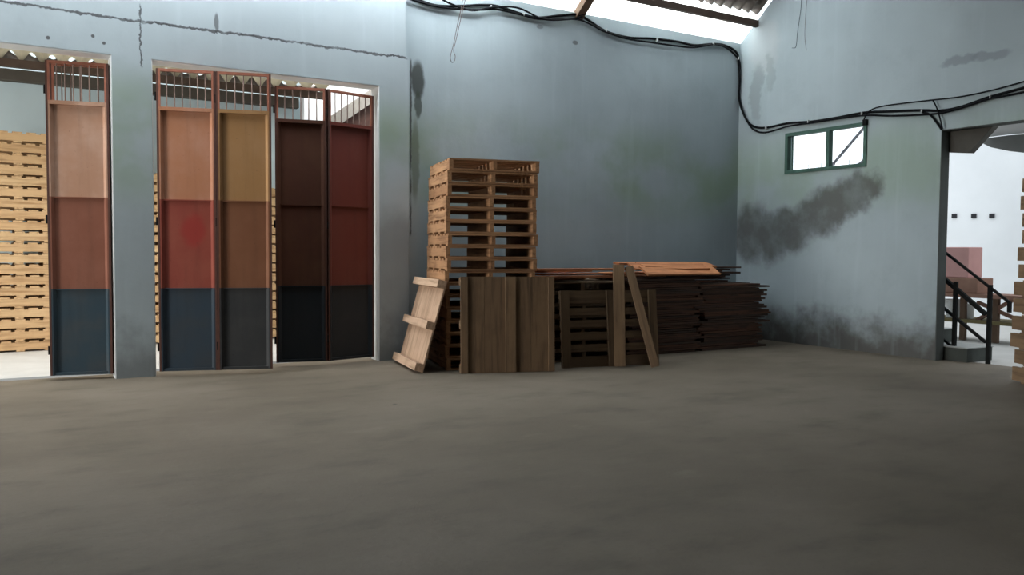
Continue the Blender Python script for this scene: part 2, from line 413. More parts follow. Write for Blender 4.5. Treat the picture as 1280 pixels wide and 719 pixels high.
# roof: translucent strip at the back eave, fibre-cement above it
YP = 9.43                                                    # foot of the opaque sheets
off = .06
tag(obj('roof_skylight', corrugated(XL-.1, XR+.0, (Y1+.35, EAVE-SL*.35+off), (YP-.02, roofz(YP-.02)+off), .2, .03), M['sheet'], smooth=True),
    'bright translucent corrugated sheets along the back eave', 'skylight', kind='structure')
bm = corrugated(XL-.1, XR, (YP, roofz(YP)+off+.04), (8.95, roofz(8.95)+off+.04), .2, .04)
tag(obj('roof_skylight', corrugated(XL-.1, XR, (8.93, roofz(8.93)+off+.04), (7.6, roofz(7.6)+off+.04), .2, .04), M['sheet'], smooth=True), 'unseen second row of translucent roof sheets added to let light in', 'skylight', kind='structure')  # row out of view, put in to light the upper walls
tag(obj('ceiling', bm, M['fibre'], smooth=True), 'row of brown corrugated sheets just above the bright eave strip', 'roof', kind='structure')
bm = corrugated(XL-.1, XR, (7.58, roofz(7.58)+off+.04), (1.75, roofz(1.75)+off+.07), .2, .04)
tag(obj('ceiling', bm, M['fibre'], smooth=True), 'grey-brown corrugated roof sheets higher up', 'roof', kind='structure')
bm = corrugated(XL-.1, XR, (1.65, roofz(1.65)+off+.07), (YF-.2, roofz(YF-.2)+off+.07), .2, .04)
tag(obj('ceiling_front', bm, M['fibre'], smooth=True), 'far slope of the corrugated roof above the viewer', 'roof', kind='structure')
tag(recentre(obj('roof_purlin', beam(BM(), (XL, 9.44, roofz(9.44)-.055), (XR-.01, 9.44, roofz(9.44)-.055), .07, .10), M['beam'])), 'dark steel purlin crossing under the roof sheets near the corner', 'roof beam')
tag(recentre(obj('roof_purlin', beam(BM(), (XL, 8.1, roofz(8.1)), (XR-.01, 8.1, roofz(8.1)), .07, .10), M['beam'])), 'second steel purlin higher up under the roof sheets', 'roof beam')
r0 = Vector((7.03, 9.78, EAVE-.0)); 
tag(recentre(obj('roof_rafter', beam(BM(), (7.03, 9.84, EAVE-.06), (7.03, 8.2, roofz(8.2)-.17), .11, .13, (1, 0, 0)), M['rafter'])), 'brown rafter resting on the wall top between the bright sheets', 'rafter')

# ------------------------------------------------------------------ window
wn = thing('window_1', 'small high green-framed window of two panes in right wall', 'window', (XR, (WY0+WY1)/2, WZ0), kind='structure')
hw = (WY1-WY0)/2; hh = WZ1-WZ0
bm = BM(); t = .05
box(bm, (-.02, -hw, 0), (.07, hw, t)); box(bm, (-.02, -hw, hh-t), (.07, hw, hh)); box(bm, (-.02, -hw, t), (.07, -hw+t, hh-t)); box(bm, (-.02, hw-t, t), (.07, hw, hh-t))
wf = obj('window_frame', bm, M['green'], wn)
ym = onX(1035, 190, XR).y-(WY0+WY1)/2
obj('mullion', box(BM(), (-.015, ym-.028, t), (.07, ym+.028, hh-t)), M['green'], wn)
for a, b in ((-hw+t, ym-.028), (ym+.028, hw-t)): obj('pane', box(BM(), (.03, a, t), (.036, b, hh-t)), M['glass'], wf)
obj('sash_stile', box(BM(), (.04, hw-t-.05, t), (.06, hw-t-.035, hh-t)), M['green'], wn)
for i in range(5):
    y = -hw+.12+i*.24
    obj('guard_bar', cyl(BM(), (.10, y, -.0), (.10, y, .13), .004, n=6), M['wire'], wn)
obj('latch', box(BM(), (-.05, -hw-.01, hh-.05), (.0, -hw+.05, hh+.03)), M['black'], wf)

for a_, b_, lab in (((1038, 209), (1084, 155), 'long thin grey bar slanting across the window right pane outside'), ((1068, 210), (1092, 190), 'short grey bar slanting at the window lower right corner outside')):
    tag(recentre(obj('slanting_bar', beam(BM(), onX(*b_, 10.75)+(onX(*a_, 10.75)-onX(*b_, 10.75))*(onX(*b_, 10.75).z/(onX(*b_, 10.75).z-onX(*a_, 10.75).z)), onX(*b_, 10.75), .03, .03, (1, 0, 0)), simple('bar_grey', (.30, .28, .33), .7, .1, 5))), lab, 'bar')

# ------------------------------------------------------------------ folding door leaves
def leaf(name, label, W, cols, h=3.30, bars=6, frame='rust', grille_bottom=2.92, z0=.05, spot=None, knob=False, edge='rust_dark'):
    """leaf hinged at local x=0, extends to +x, front face towards -y"""
    t = thing(name, label, 'door', kind='structure')
    D = .045; S = .045
    bm = BM()
    box(bm, (0, 0, z0), (S*.45, D, z0+h)); box(bm, (W-S*.45, 0, z0), (W, D, z0+h))
    sr = obj('side_rail', bm, M[edge], t)
    bm = BM()
    box(bm, (S*.45, .0, z0+h-.028), (W-S*.45, D, z0+h))
    box(bm, (S*.45, .0, grille_bottom+.02), (S*.9, D*.6, z0+h-.028)); box(bm, (W-S*.9, .0, grille_bottom+.02), (W-S*.45, D*.6, z0+h-.028))
    fr = obj('grille', bm, M[frame], t)
    obj('grille_rail', box(BM(), (S*.45, .002, grille_bottom-.02), (W-S*.45, D, grille_bottom+.02)), cols[2], t)
    for i in range(bars):
        x = S + (W-2*S)*(i+.75)/(bars+.5)
        obj('grille_bar', cyl(BM(), (x, D*.5, grille_bottom+.02), (x, D*.5, z0+h-.028), .0065, n=8), M['bar'], fr)
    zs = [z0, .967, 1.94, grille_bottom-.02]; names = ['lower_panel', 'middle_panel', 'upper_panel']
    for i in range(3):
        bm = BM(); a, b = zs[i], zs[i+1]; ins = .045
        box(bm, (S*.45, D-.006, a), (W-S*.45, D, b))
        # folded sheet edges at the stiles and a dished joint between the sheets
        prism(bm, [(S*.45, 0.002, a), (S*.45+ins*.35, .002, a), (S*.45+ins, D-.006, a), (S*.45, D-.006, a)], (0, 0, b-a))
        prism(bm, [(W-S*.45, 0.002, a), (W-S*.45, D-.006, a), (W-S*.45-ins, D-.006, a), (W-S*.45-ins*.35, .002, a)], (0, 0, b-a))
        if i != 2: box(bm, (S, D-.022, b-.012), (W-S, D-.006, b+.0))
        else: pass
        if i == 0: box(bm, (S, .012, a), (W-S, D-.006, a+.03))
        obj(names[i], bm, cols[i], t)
    for z in (.32, 1.7, 3.05): obj('hinge', cyl(BM(), (-.008, .012, z-.045), (-.008, .012, z+.045), .012, n=10), M['black'], sr)
    return t
c_blue = panel_mat('leaf_blue', (.022, .045, .062), (.05, .055, .058))
c_blue2 = panel_mat('leaf_blue_deep', (.022, .038, .055), (.035, .04, .045))
c_blk = panel_mat('leaf_black', (.028, .03, .032), (.045, .045, .045))
c_blk2 = panel_mat('leaf_blueblack', (.012, .018, .024), (.016, .02, .026))
c1u = panel_mat('leaf1_upper_lit', (.40, .22, .14), (.50, .33, .25)); c1m = panel_mat('leaf1_mid', (.20, .070, .040), (.24, .095, .06))  # upper panels of three leaves lighter: stronger light up there is painted in
c2u = panel_mat('leaf2_upper_lit', (.36, .155, .08), (.42, .22, .15)); c2m = panel_mat('leaf2_mid', (.215, .040, .026), (.25, .065, .04), (.36, 1.60, .16, .19, (.25, .022, .016)))
c3u = panel_mat('leaf3_upper_lit', (.29, .155, .06), (.33, .19, .09)); c3m = panel_mat('leaf3_mid', (.16, .062, .028), (.19, .08, .04))
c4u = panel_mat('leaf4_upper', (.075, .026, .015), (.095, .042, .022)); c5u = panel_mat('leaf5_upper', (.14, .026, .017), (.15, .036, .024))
def place_leaf(t, hinge, tip_x, tip_y):
    a = math.atan2(tip_y-hinge[1], tip_x-hinge[0])
    t.location = (hinge[0], hinge[1], 0); t.rotation_euler = (0, 0, a)
# leaf 1 stands just outside the plane of the wall; its twin is folded behind it
def W2(a, b): return math.hypot(b[0]-a[0], b[1]-a[1])
A1, B1 = (.316, 9.90), (.895, 9.745)
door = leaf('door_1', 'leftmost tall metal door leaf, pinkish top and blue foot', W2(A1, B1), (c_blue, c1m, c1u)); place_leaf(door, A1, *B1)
A1b, B1b = (.36, 9.99), (.912, 9.83)
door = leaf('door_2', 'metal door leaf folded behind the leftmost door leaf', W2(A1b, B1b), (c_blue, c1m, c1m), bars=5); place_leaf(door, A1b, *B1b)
A2, B2 = (1.355, 9.69), (1.931, 9.50)
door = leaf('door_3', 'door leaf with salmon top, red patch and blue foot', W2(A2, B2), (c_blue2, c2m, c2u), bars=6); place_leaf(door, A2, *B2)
A3, B3 = (1.934, 9.498), (2.49, 9.32)
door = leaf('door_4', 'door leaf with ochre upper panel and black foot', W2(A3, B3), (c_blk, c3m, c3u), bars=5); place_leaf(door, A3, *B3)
A4, B4 = (2.66, 9.79), (3.235, 9.64)
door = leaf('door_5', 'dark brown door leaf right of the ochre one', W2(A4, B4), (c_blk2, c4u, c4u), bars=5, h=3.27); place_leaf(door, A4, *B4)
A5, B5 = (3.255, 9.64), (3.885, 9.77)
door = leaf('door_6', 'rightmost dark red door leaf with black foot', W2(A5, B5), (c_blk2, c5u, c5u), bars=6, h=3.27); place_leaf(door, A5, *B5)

# ------------------------------------------------------------------ pallets
def jit(a): return rnd.uniform(-a, a)
def pallet(label, group, mats=('wx', 'wy'), W=1.1, D=1.1, top=7, bottom=4, sh=.1, bt=.021, inset=0., cat='pallet'):
    t = thing('wooden_pallet', label, cat, group=group)
    for i in range(3):
        x = (-W/2+.024, 0, W/2-.024)[i]
        obj('stringer', box(BM(), (x-.024, -D/2, bt), (x+.024, D/2, bt+sh)), M[mats[1]], t)
    me = None
    def boards(n, z, w):
        nonlocal me
        for i in range(n):
            y = -D/2+inset + w/2 + (D-2*inset-w)*i/(n-1)
            o = obj('deck_board', box(BM(), (-W/2, -w/2, 0), (W/2, w/2, bt)), M[mats[0]], t)
            o.location = (jit(.004), y, z); o.rotation_euler = (0, 0, jit(.006))
    boards(bottom, 0, .1); boards(top, bt+sh, .115)
    return t
ORD = ['topmost', 'second', 'third', 'fourth', 'fifth', 'sixth', 'seventh', 'eighth', 'ninth', 'tenth', 'eleventh', 'twelfth', 'thirteenth', 'fourteenth', 'fifteenth', 'sixteenth', 'seventeenth', 'eighteenth', 'nineteenth', 'twentieth', 'twenty-first', 'twenty-second']
def stack(n, x, y, rz, where, group, pitch=.1455, j=.012, jr=.012, turn=None, offs=None, variants=3, **kw):
    protos = []
    for i in range(n):
        k = n-1-i      # from the top
        lab = (f'topmost wooden pallet of {where}' if k == 0 else f'{ORD[k]} wooden pallet from the top of {where}')
        if i == n-1 and False: pass
        if len(protos) < variants: o = pallet(lab, group, **kw); protos.append(o)
        else: o = dup(protos[i % variants]); o['label'] = lab
        dx, dy = (offs[i] if offs else (0, 0))
        o.location = (x+jit(j)+dx, y+jit(j)+dy, i*pitch+.001); o.rotation_euler = (0, 0, rz+jit(jr)+(math.pi if i % 2 else 0))
    return protos
rz = -R(14)
ux = Vector((math.cos(rz), math.sin(rz))); uy = Vector((-math.sin(rz), math.cos(rz)))
c = Vector((4.285, 8.545)) + ux*.55 + uy*.55
offs = []
for i in range(17):
    offs.append((0.0, 0) if i < 12 else (0.03, .02))
stack(17, c.x, c.y, rz, 'the tall stack', 'pallets of the tall stack by the back wall', offs=offs, j=.016, jr=.014)
# lower stack behind the slatted pallet
stack(7, 6.30, 8.98, -R(12), 'the low stack under the orange boards', 'pallets of the low stack', pitch=.1455, mats=('gx', 'gy'))
# outdoor stacks
yk = dict(mats=('fx', 'fy'))
stack(20, -.10, 13.42, R(91.2), 'the sunlit yard stack at the left edge', 'pallets of the yard stack left of the doors', pitch=.1475, **yk)
stack(17, 1.40, 13.6, R(88), 'the yard stack behind the pillar', 'pallets of the yard stack behind the pillar', pitch=.1475, **yk)
stack(16, 3.12, 13.5, R(91), 'the yard stack behind the brown door leaves', 'pallets of the yard stack behind the door leaves', pitch=.1475, **yk)
# stack at the right edge, bigger pallets with projecting stringers
so = [(0, 0), (.03, 0), (-.02, .0), (.0, 0), (.03, 0), (.02, 0), (.06, 0), (.09, 0), (.13, 0), (.16, 0), (.12, 0)]
bx_ = onfloor(1263, 490); 
stack(12, bx_.x+.90, bx_.y-.38, R(-30), 'the stack at the right edge', 'pallets of the stack by the right doorway', pitch=.187, j=.02, jr=.03, offs=so+[(.10, 0)], sh=.148, bt=.018, inset=.16, W=1.1, D=1.1, mats=('gx', 'gy'))

# pallet kinds built of a plank deck and three bearers
def boarded_pallet(label, name='boarded_pallet', m=('gz', 'gx'), cleats=True, S=1.1, nb=8):
    """local: stands on its lower edge, deck towards -y, bearers behind"""
    t = thing(name, label, 'pallet')
    n = nb; w = S/n
    for i in range(n):
        obj('deck_board', box(BM(), (-S/2+i*w+.0015, 0, 0), (-S/2+(i+1)*w-.0015, .018, S)), M[m[0]], t)
    if cleats:
        for x, w_ in ((-S/2+.04, .08), (0.03, .12), (S/2-.035, .07)):
            obj('cleat', box(BM(), (x-w_/2, -.022, 0), (x+w_/2, -.0005, S)), M[m[0]], t)
    for z in (.05, S/2, S-.05):
        obj('bearer', box(BM(), (-S/2, .0185, z-.045), (S/2, .105, z+.045)), M[m[1]], t)
    return t
# the plank-faced pallet standing in front of the tall stack
a = onfloor(578, 467.5); b = onfloor(691, 464.5)
t = boarded_pallet('brown boarded pallet standing upright in front of the tall stack', S=1.1, nb=4)
ang = math.atan2(b.y-a.y, b.x-a.x); lean = R(3.0)
t.rotation_euler = (-lean, 0, ang); t.location = ((a.x+b.x)/2, (a.y+b.y)/2, .004)
# pallet leaning on the tall stack's left side, bearers towards the light
def matrix_from(o, X, Y, Z): return Matrix(((X.x, Y.x, Z.x, o.x), (X.y, Y.y, Z.y, o.y), (X.z, Y.z, Z.z, o.z), (0, 0, 0, 1)))
t = boarded_pallet('pale boarded pallet leaning sideways against the left side of the tall stack', m=('by', 'bx'), cleats=False, S=1.08, nb=6)
for o in t.children:
    if o.name.startswith('bearer'): o.data.materials[0] = M['bx']
    else: o.data.materials[0] = wood('pale_leaning_board', BA, BB, BD, 2) if 'pl' not in M else M['pl']; M['pl'] = o.data.materials[0]
near = Vector((3.965, 8.50, .006)); far = Vector((4.14, 9.53, .006)); 
Xd = (far-near).normalized() * -1        # local x runs from far to near edge
leanv = Vector((Xd.y, -Xd.x, 0)); 
if leanv.x < 0: leanv = -leanv            # horizontal direction towards the stack
th_ = R(15.5)
Zd = (Vector((0, 0, 1))*math.cos(th_) + leanv*math.sin(th_)).normalized(); Yd = Zd.cross(Xd).normalized()
if Yd.x > 0: Xd = -Xd; Yd = Zd.cross(Xd).normalized()
t.matrix_world = matrix_from((near+far)/2, Xd, Yd, Zd)

# slatted pallet standing on edge with its stringers upright
a = onfloor(704, 461); b = onfloor(824, 456)
W = (b-a).length; H = .93
t = thing('slatted_pallet', 'weathered slatted pallet standing on edge before the low stack', 'pallet', ((a.x+b.x)/2, (a.y+b.y)/2, .003)); t.rotation_euler = (-R(7), 0, math.atan2(b.y-a.y, b.x-a.x))
for x, w_ in ((-W/2+.055, .11), (W*.03, .14), (W/2-.05, .10)): obj('stringer', box(BM(), (x-w_/2, 0, 0), (x+w_/2, .04, H)), M['gz'], t)
z = 0
hs = [.13, .085, .085, .085, .085, .15]; g = (H-sum(hs))/5
for h in hs: obj('slat', box(BM(), (-W/2, .0405, z), (W/2, .06, z+h)), M['gx'], t); z += h+g
# two loose posts leaning in front
def plank(name, label, p, q, w, h, mat, cat='plank', up=(0, 0, 1), group=None):
    p, q = Vector(p), Vector(q); L = (q-p).length
    o = obj(name, box(BM(), (-w/2, -h/2, 0), (w/2, h/2, L)), mat, bevel=.002)
    z = (q-p).normalized(); x = Vector(up); x = (x - z*x.dot(z)).normalized(); y = z.cross(x)
    o.matrix_world = matrix_from(p, x, y, z)
    return tag(o, label, cat, group)
def atd(x, y, base): # point on ray at the same camera depth as base
    r = ray(x, y); return C0 + r*((base-C0).dot(CF))
f1 = onfloor(775, 459.5); f1b = f1 + Vector((0.02, .14, 0))
q1 = atd(773, 331, f1b)
plank('timber_post', 'upright timber board leaning on the slatted pallet', (f1.x, f1.y, .012), q1, .135, .03, M['gz'], 'post', up=(CR.x, CR.y, 0))
f2 = onfloor(819, 461); q2 = atd(786, 333, f2 + Vector((.02, .26, 0)))
plank('timber_post', 'slanting timber board with its foot kicked out to the right', (f2.x, f2.y, .022), q2, .10, .03, M['gz'], 'post', up=(CR.x, CR.y, 0))

# ------------------------------------------------------------------ timber pile
G1 = 'dark scrap boards of the pile in the corner'
px0, px1, py0, py1 = 6.95, 9.60, 8.50, 9.45
protos = []
for k in range(6):
    L = (1.25, 1.32, 1.18, 1.4, 1.28, 1.22)[k]; w = (.16, .2, .18, .22, .15, .2)[k]; h = (.024, .028, .022, .026, .028, .024)[k]
    protos.append((L, w, h))
meshes = {}
def scrap(k, x, y, z, rz_, label, group, mat='sx', tilt=(0, 0), name='scrap_board', sc=1.):
    key = (k, mat)
    L, w, h = protos[k]
    if key not in meshes:
        bm = BM()
        # a board with one ragged, split end
        r2 = random.Random(k*5+3); n = 5; a = []
        pts = [(-L/2, -w/2), ]
        for i in range(n+1): pts.append((L/2 - r2.random()*.05, -w/2+w*i/n))
        pts.append((-L/2, w/2))
        prism(bm, [(p[0], p[1], 0) for p in pts], (0, 0, h))
        o = obj(name, bm, M[mat]); meshes[key] = o.data
    else:
        o = bpy.data.objects.new(name, meshes[key]); COL.objects.link(o)
    o.location = (x, y, z); o.rotation_euler = (tilt[0], tilt[1], rz_)
    return tag(o, label, 'board', group)
z = .002; lay = 0
while z < 1.02:
    for col in range(2):
        cx = (7.62, 8.88)[col]
        if z > .925 and col == 1: continue
        yrow = [8.62, 8.86, 9.10, 9.34]
        for r_, y in enumerate(yrow):
            if r_ in (2,) and 0 < z < .87: continue
            k = rnd.randrange(6)
            spread = .10 if col == 1 else .05
            scrap(k, cx+jit(spread)+(0.03 if col else -.0), y+jit(.012)+(.0), z, jit(.02)+(math.pi if rnd.random() < .4 else 0), 'dark scrap board lying in the corner timber pile', G1)
    z += .0305; lay += 1
ztop = z
# jumbled dark boards rising on the right half
for i in range(8):
    x = rnd.uniform(8.68, 8.98); y = rnd.uniform(9.0, 9.3)
    scrap(rnd.randrange(6), x, y, .955+.0295*i, jit(.12), 'dark jumbled board on the right shoulder of the timber pile', 'jumbled boards on the pile shoulder')
# orange top boards
tops = [   # x, y, turn, roll about its length, kind, label
 (7.35, 9.12, -.06, 0, 2, 'orange board at the rear of the timber pile top'), (7.40, 8.98, .05, 4, 1, 'orange board behind the tilted ones on the pile'),
 (7.86, 8.62, .03, 30, 3, 'wide tilted orange board facing the room at pile front'), (7.74, 8.72, -.05, 22, 1, 'tilted orange board resting on the widest one'),
 (7.95, 8.80, .04, 14, 3, 'pale-ended orange board lying over the tilted boards'), (7.62, 8.90, -.10, 6, 4, 'topmost skewed orange board on the timber pile')]
zt = ztop+.004
for i, (x, y, r_, tl, kk, lab) in enumerate(tops):
    scrap(kk, x+.12, y, zt+(math.sin(R(tl))*.1)-(.03 if tl == 30 else 0), r_, lab, 'orange boards on the timber pile', 'ox', tilt=(R(tl), 0)); zt += .034
# boards laid on the low stack
zl = 7*.1455+.012
lows = [(5.75, 8.75, .10, 'reddish board reaching left past the low stack'), (6.2, 8.62, -.04, 'orange board on the front of the low stack'),
        (6.35, 8.85, .07, 'middle orange board on the low stack'), (6.05, 9.0, .2, 'slanting reddish board on the rear of the low stack'),
        (6.3, 8.70, -.10, 'topmost orange board on the low stack')]
for i, (x, y, r_, lab) in enumerate(lows):
    scrap((1, 4, 0, 3, 1)[i], x, y, zl, r_, lab, 'orange boards on the low stack', 'ox'); zl += .030

# ------------------------------------------------------------------ cables
def cable(name, label, pts, r=.011, mat='cable', cat='cable'):
    o = obj(name, tube(BM(), pts, r), M[mat], smooth=True); return tag(o, label, cat)
def wallpt(x, y, o=.03):
    p = onY(x, y, YB-o) 
    if p.x < XR-o: return p
    return onX(x, y, XR-o)
run = [(505, -8), (528, 1), (548, 7), (575, 9), (602, 8), (622, 8), (650, 16), (672, 22), (700, 21), (722, 20), (737, 26), (757, 38), (785, 47), (815, 50), (845, 53), (868, 56), (892, 54), (908, 58), (921, 68)]
run2 = [(924, 80), (926, 100), (928, 125), (933, 150), (943, 160), (958, 161), (985, 154), (1015, 151), (1045, 147), (1080, 142), (1115, 141), (1152, 139), (1175, 138), (1200, 133), (1235, 122), (1262, 116), (1300, 106)]
def bundle(sh, wob, ph, r_, lab, o=.03):
    pts = []
    for i, (x, y) in enumerate(run): pts.append(onY(x, y+sh+wob*math.sin(i*1.3+ph), YB-o))
    for i, (x, y) in enumerate(run2):
        pts.append(onX(x+ (sh*.4), y+sh+wob*math.sin(i*1.1+ph), XR-o) if x > 929 else onY(x+sh*.3, y, YB-o))
    pts = [Vector((min(p.x, XR-o), min(p.y, YB-o), p.z)) for p in pts]
    cable('power_cable', lab, pts, r_)
bundle(-.5, 1.4, 0, .018, 'thicker black cable looping along back wall and past the corner', .022)
bundle(2.8, 1.5, 2.2, .014, 'thinner black cable twined below the thick one', .05)
cable('power_cable', 'black cable curving under the bundle near the rafter', [onY(x, y, YB-.07) for x, y in ((545, -6), (562, 4), (590, 13), (618, 9), (648, 10), (680, 24), (712, 24), (728, 21))], .013)
cable('power_cable', 'thin cable rising from window corner to the right', [onX(x, y, XR-.045) for x, y in ((1079, 156), (1081, 147), (1088, 138), (1102, 133), (1130, 129), (1165, 125), (1200, 121), (1235, 114), (1262, 107), (1300, 96))], .010)
cable('power_cable', 'short cable dropping from thin line to doorway corner', [onX(x, y, XR-.06) for x, y in ((1166, 125), (1171, 135), (1175, 148), (1178, 161))], .009)
cable('power_cable', 'short curved cable leaving bundle down to doorway corner', [onX(x, y, XR-.03) for x, y in ((1152, 140), (1162, 143), (1170, 152), (1177, 162))], .013)
for i, (x, y) in enumerate(((613, 9), (654, 18), (757, 38), (821, 50), (891, 55), (922, 73), (927, 96))):
    p = onY(x, y, YB-.04); o = obj('cable_clip', box(BM(), (-.007, -.03, -.022), (.007, .028, .022)), M['clip'], bevel=.002); o.location = p
    tag(o, ['white clip on the cables left of the rafter, nearer the rafter', 'white clip on the cables left of the rafter, second from it', 'white clip on the cables just right of the rafter', 'white clip at the middle dip of the cables', 'white clip before the cables turn down', 'white clip at the top of the corner drop', 'white clip halfway down the corner drop'][(1, 0, 2, 3, 4, 5, 6)[i]], 'clip', 'cable clips')
for i, (x, y) in enumerate(((958, 160), (1011, 152), (1078, 142), (1153, 139), (1239, 121))):
    p = onX(x, y, XR-.04); o = obj('cable_clip', box(BM(), (-.03, -.007, -.022), (.028, .007, .022)), M['clip'], bevel=.002); o.location = p
    tag(o, ['white clip on the right wall cables nearest the corner', 'white clip above the window left pane', 'white clip above the window right pane', 'white clip where a cable branches to the doorway', 'white clip above the doorway'][i], 'clip', 'cable clips')
cable('hanging_wire', 'wire with a small loop at its end hanging down back wall', [onY(x, y, YB-.10) for x, y in ((579, -6), (577, 8), (572, 30), (567, 55), (564, 66), (563, 73), (565, 78), (568, 76), (569, 70), (567, 63), (570, 50), (575, 28), (580, 6), (583, -6))], .004, 'wire', 'wire')
cable('hanging_wire', 'left one of the loose wires hanging on right wall', [onX(x, y, XR-.03) for x, y in ((1002, -6), (1001, 12), (997, 40), (995, 58), (990, 60))], .004, 'cable', 'wire')
cable('hanging_wire', 'right one of the loose wires hanging on right wall', [onX(x, y, XR-.03) for x, y in ((1009, -6), (1007, 20), (1006, 45), (1008, 63))], .003, 'wire', 'wire')
cable('hanging_wire', 'thin wire slanting from the rafter foot up the skylight', [onY(723, 20, 9.74), onY(745, 14, 9.66), onY(765, 6, 9.58), onY(782, -3, 9.5)], .006, 'cable', 'wire')

# ------------------------------------------------------------------ behind the left doors: the yard
tag(obj('yard_ground', box(BM(), (-9, Y1+.36, -.12), (9.5, 16, -.005)), M['yard']), 'bright concrete ground of the yard', 'ground', kind='structure')
tag(obj('yard_wall', box(BM(), (-9, 14.5, 0), (9.3, 14.7, 4.36)), M['pale_wall']), 'pale blue far wall of the yard', 'wall', kind='structure')
zf = onY(30, 103, 14.4).z
# overhanging shed roof of the yard
def sl(Y): return zf + .16 + (14.4-Y)*.16
xr = onY(402, 130, 13).x
zb0, zb1 = onY(30, 103, 14.3).z, onY(30, 89, 14.3).z          # beam on the wall
za0, za1 = onY(30, 85.5, 12.8).z, onY(30, 76, 12.8).z        # nearer beam
tag(obj('yard_roof', corrugated(-7, xr, (14.40, zb1+.085), (12.84, za1+.09), .21, .03), M['fibre'], smooth=True), 'dark corrugated shed roof over the yard', 'roof', kind='structure')
tag(obj('yard_roof_edge', corrugated(-7, xr, (12.83, za1+.065), (11.1, za1+.42), .24, .065), M['sheet_cream'], smooth=True), 'pale corrugated outer row of the shed roof', 'roof', kind='structure')
tag(recentre(obj('roof_purlin', beam(BM(), (-7, 14.3, (zb0+zb1)/2), (xr, 14.3, (zb0+zb1)/2), .16, zb1-zb0), M['shade_beam'])), 'dark beam along the top of the yard wall', 'roof beam')
tag(recentre(obj('roof_purlin', beam(BM(), (-7, 12.8, (za0+za1)/2), (xr, 12.8, (za0+za1)/2), .10, za1-za0), M['beam'])), 'nearer dark beam under the yard shed roof', 'roof beam')
# white gable and sloping beam seen through the rightmost grille
tag(obj('yard_gable', box(BM(), (xr+.02, 14.0, 0), (xr+2.2, 14.2, 6.5)), M['white_wall']), 'white gable wall beyond the rightmost door leaf', 'wall', kind='structure')
p, q = onY(412, 155, 12.4), onY(476, 112, 12.4)
d = (q-p); p = p-d*.5; q = q+d*1.2
tag(recentre(obj('sloping_beam', beam(BM(), p, q, .18, .17), M['grey_beam'])), 'grey beam sloping up behind the rightmost grille', 'beam')
dn = Vector((0, 0, -1.)); 
bm = prism(BM(), [p+Vector((0, .1, -.12)), q+Vector((0, .1, -.12)), Vector((q.x, p.y+.1, 0)), Vector((p.x, p.y+.1, 0))], (0, .1, 0))
tag(recentre(obj('lean_to_panel', bm, M['rust_dark'])), 'dark infill under the sloping grey beam', 'panel')

# ------------------------------------------------------------------ beyond the right doorway
tag(obj('side_yard_ground', box(BM(), (XR+.3, -7, -.12), (24, 12, -.005)), M['yard']), 'bright ground beyond the right doorway', 'ground', kind='structure')
tag(obj('side_yard_wall', box(BM(), (17, -4, -.0), (17.2, 12, 7.0)), M['white_wall']), 'white wall across the side yard', 'wall', kind='structure')
for i, x in enumerate((1193, 1217.5, 1240)):
    p = onX(x, 270, 16.99); o = obj('wall_vent', box(BM(), (-.02, -.05, -.045), (.005, .05, .045)), M['vent']); o.location = p
    tag(o, ('leftmost', 'middle', 'rightmost')[i]+' small dark vent hole in the white wall', 'vent', 'vents in the white wall')
# haunch and awning above
X_ = XR+TH+.002
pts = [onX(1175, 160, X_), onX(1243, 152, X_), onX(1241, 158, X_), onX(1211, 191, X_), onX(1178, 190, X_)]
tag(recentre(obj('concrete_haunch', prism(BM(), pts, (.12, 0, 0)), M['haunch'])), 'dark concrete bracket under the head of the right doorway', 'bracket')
aw = thing('awning', 'grey curved awning seen through the top of the right doorway', 'awning', (12.6, 0, 0))
edge = [onX(x, y, 12.6) for x, y in ((1222, 176), (1238, 184), (1262, 189), (1290, 192), (1340, 190))]
top = [onX(x, y, 12.6) for x, y in ((1340, 158), (1290, 167), (1262, 169), (1238, 172))]
obj('valance', prism(BM(), [v-Vector((12.6, 0, 0)) for v in edge+top], (.04, 0, 0)), M['awning'], aw)
topl = [onX(x, y, 12.6) for x, y in ((1238, 171), (1262, 168), (1290, 166), (1340, 157), (1340, 118), (1290, 132), (1255, 150))]
obj('canopy', prism(BM(), [v-Vector((12.6, 0, 0)) for v in topl], (-1.4, 0, .25)), simple('awning_top', (.5, .5, .5), .9, .1, 2), aw)
# steps with black railings, rising away to the left behind the wall
SX0, SX1 = 10.48, 11.06
ys = onfloor(1234, 451).y + .02
YR = [0, .55, .9, 1.2, 1.5, 1.8, 2.1, 2.4]
st = thing('outdoor_steps', 'concrete steps with black railing outside the right doorway', 'steps', (SX0, ys, -.005))
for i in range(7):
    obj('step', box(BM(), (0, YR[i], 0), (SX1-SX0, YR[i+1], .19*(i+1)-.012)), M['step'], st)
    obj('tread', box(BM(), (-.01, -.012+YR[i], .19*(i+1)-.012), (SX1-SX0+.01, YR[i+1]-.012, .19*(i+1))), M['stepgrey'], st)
RX = 10.60
ra = thing('stair_railing', 'black steel railing with slanting bars beside the outdoor steps', 'railing', (RX, 0, 0))
def Rr(x, y): v = onX(x, y, RX); return v-Vector((RX, 0, 0))
def rail(nm, a, b, w=.035): obj(nm, beam(BM(), a, b, w, w, (1, 0, 0)), M['black'], ra)
rail('top_rail', Rr(1150, 291), Rr(1264, 380), .03)
rail('lower_rail', Rr(1150, 322), Rr(1232, 393), .05)
rail('lower_rail', Rr(1150, 361), Rr(1232, 428), .035)
rail('lower_rail', Rr(1150, 400), Rr(1193, 436), .03)
for x, y0 in ((1192, 352), (1235, 356)):
    b = onX(x, 449, RX); b.z = .0
    v = Rr(x, y0); rail('post', Vector((0, b.y, .0)), Vector((0, b.y, v.z)), .045)
v = Rr(1262, 379); rail('post', v, v+Vector((0, 0, -.12)), .04)
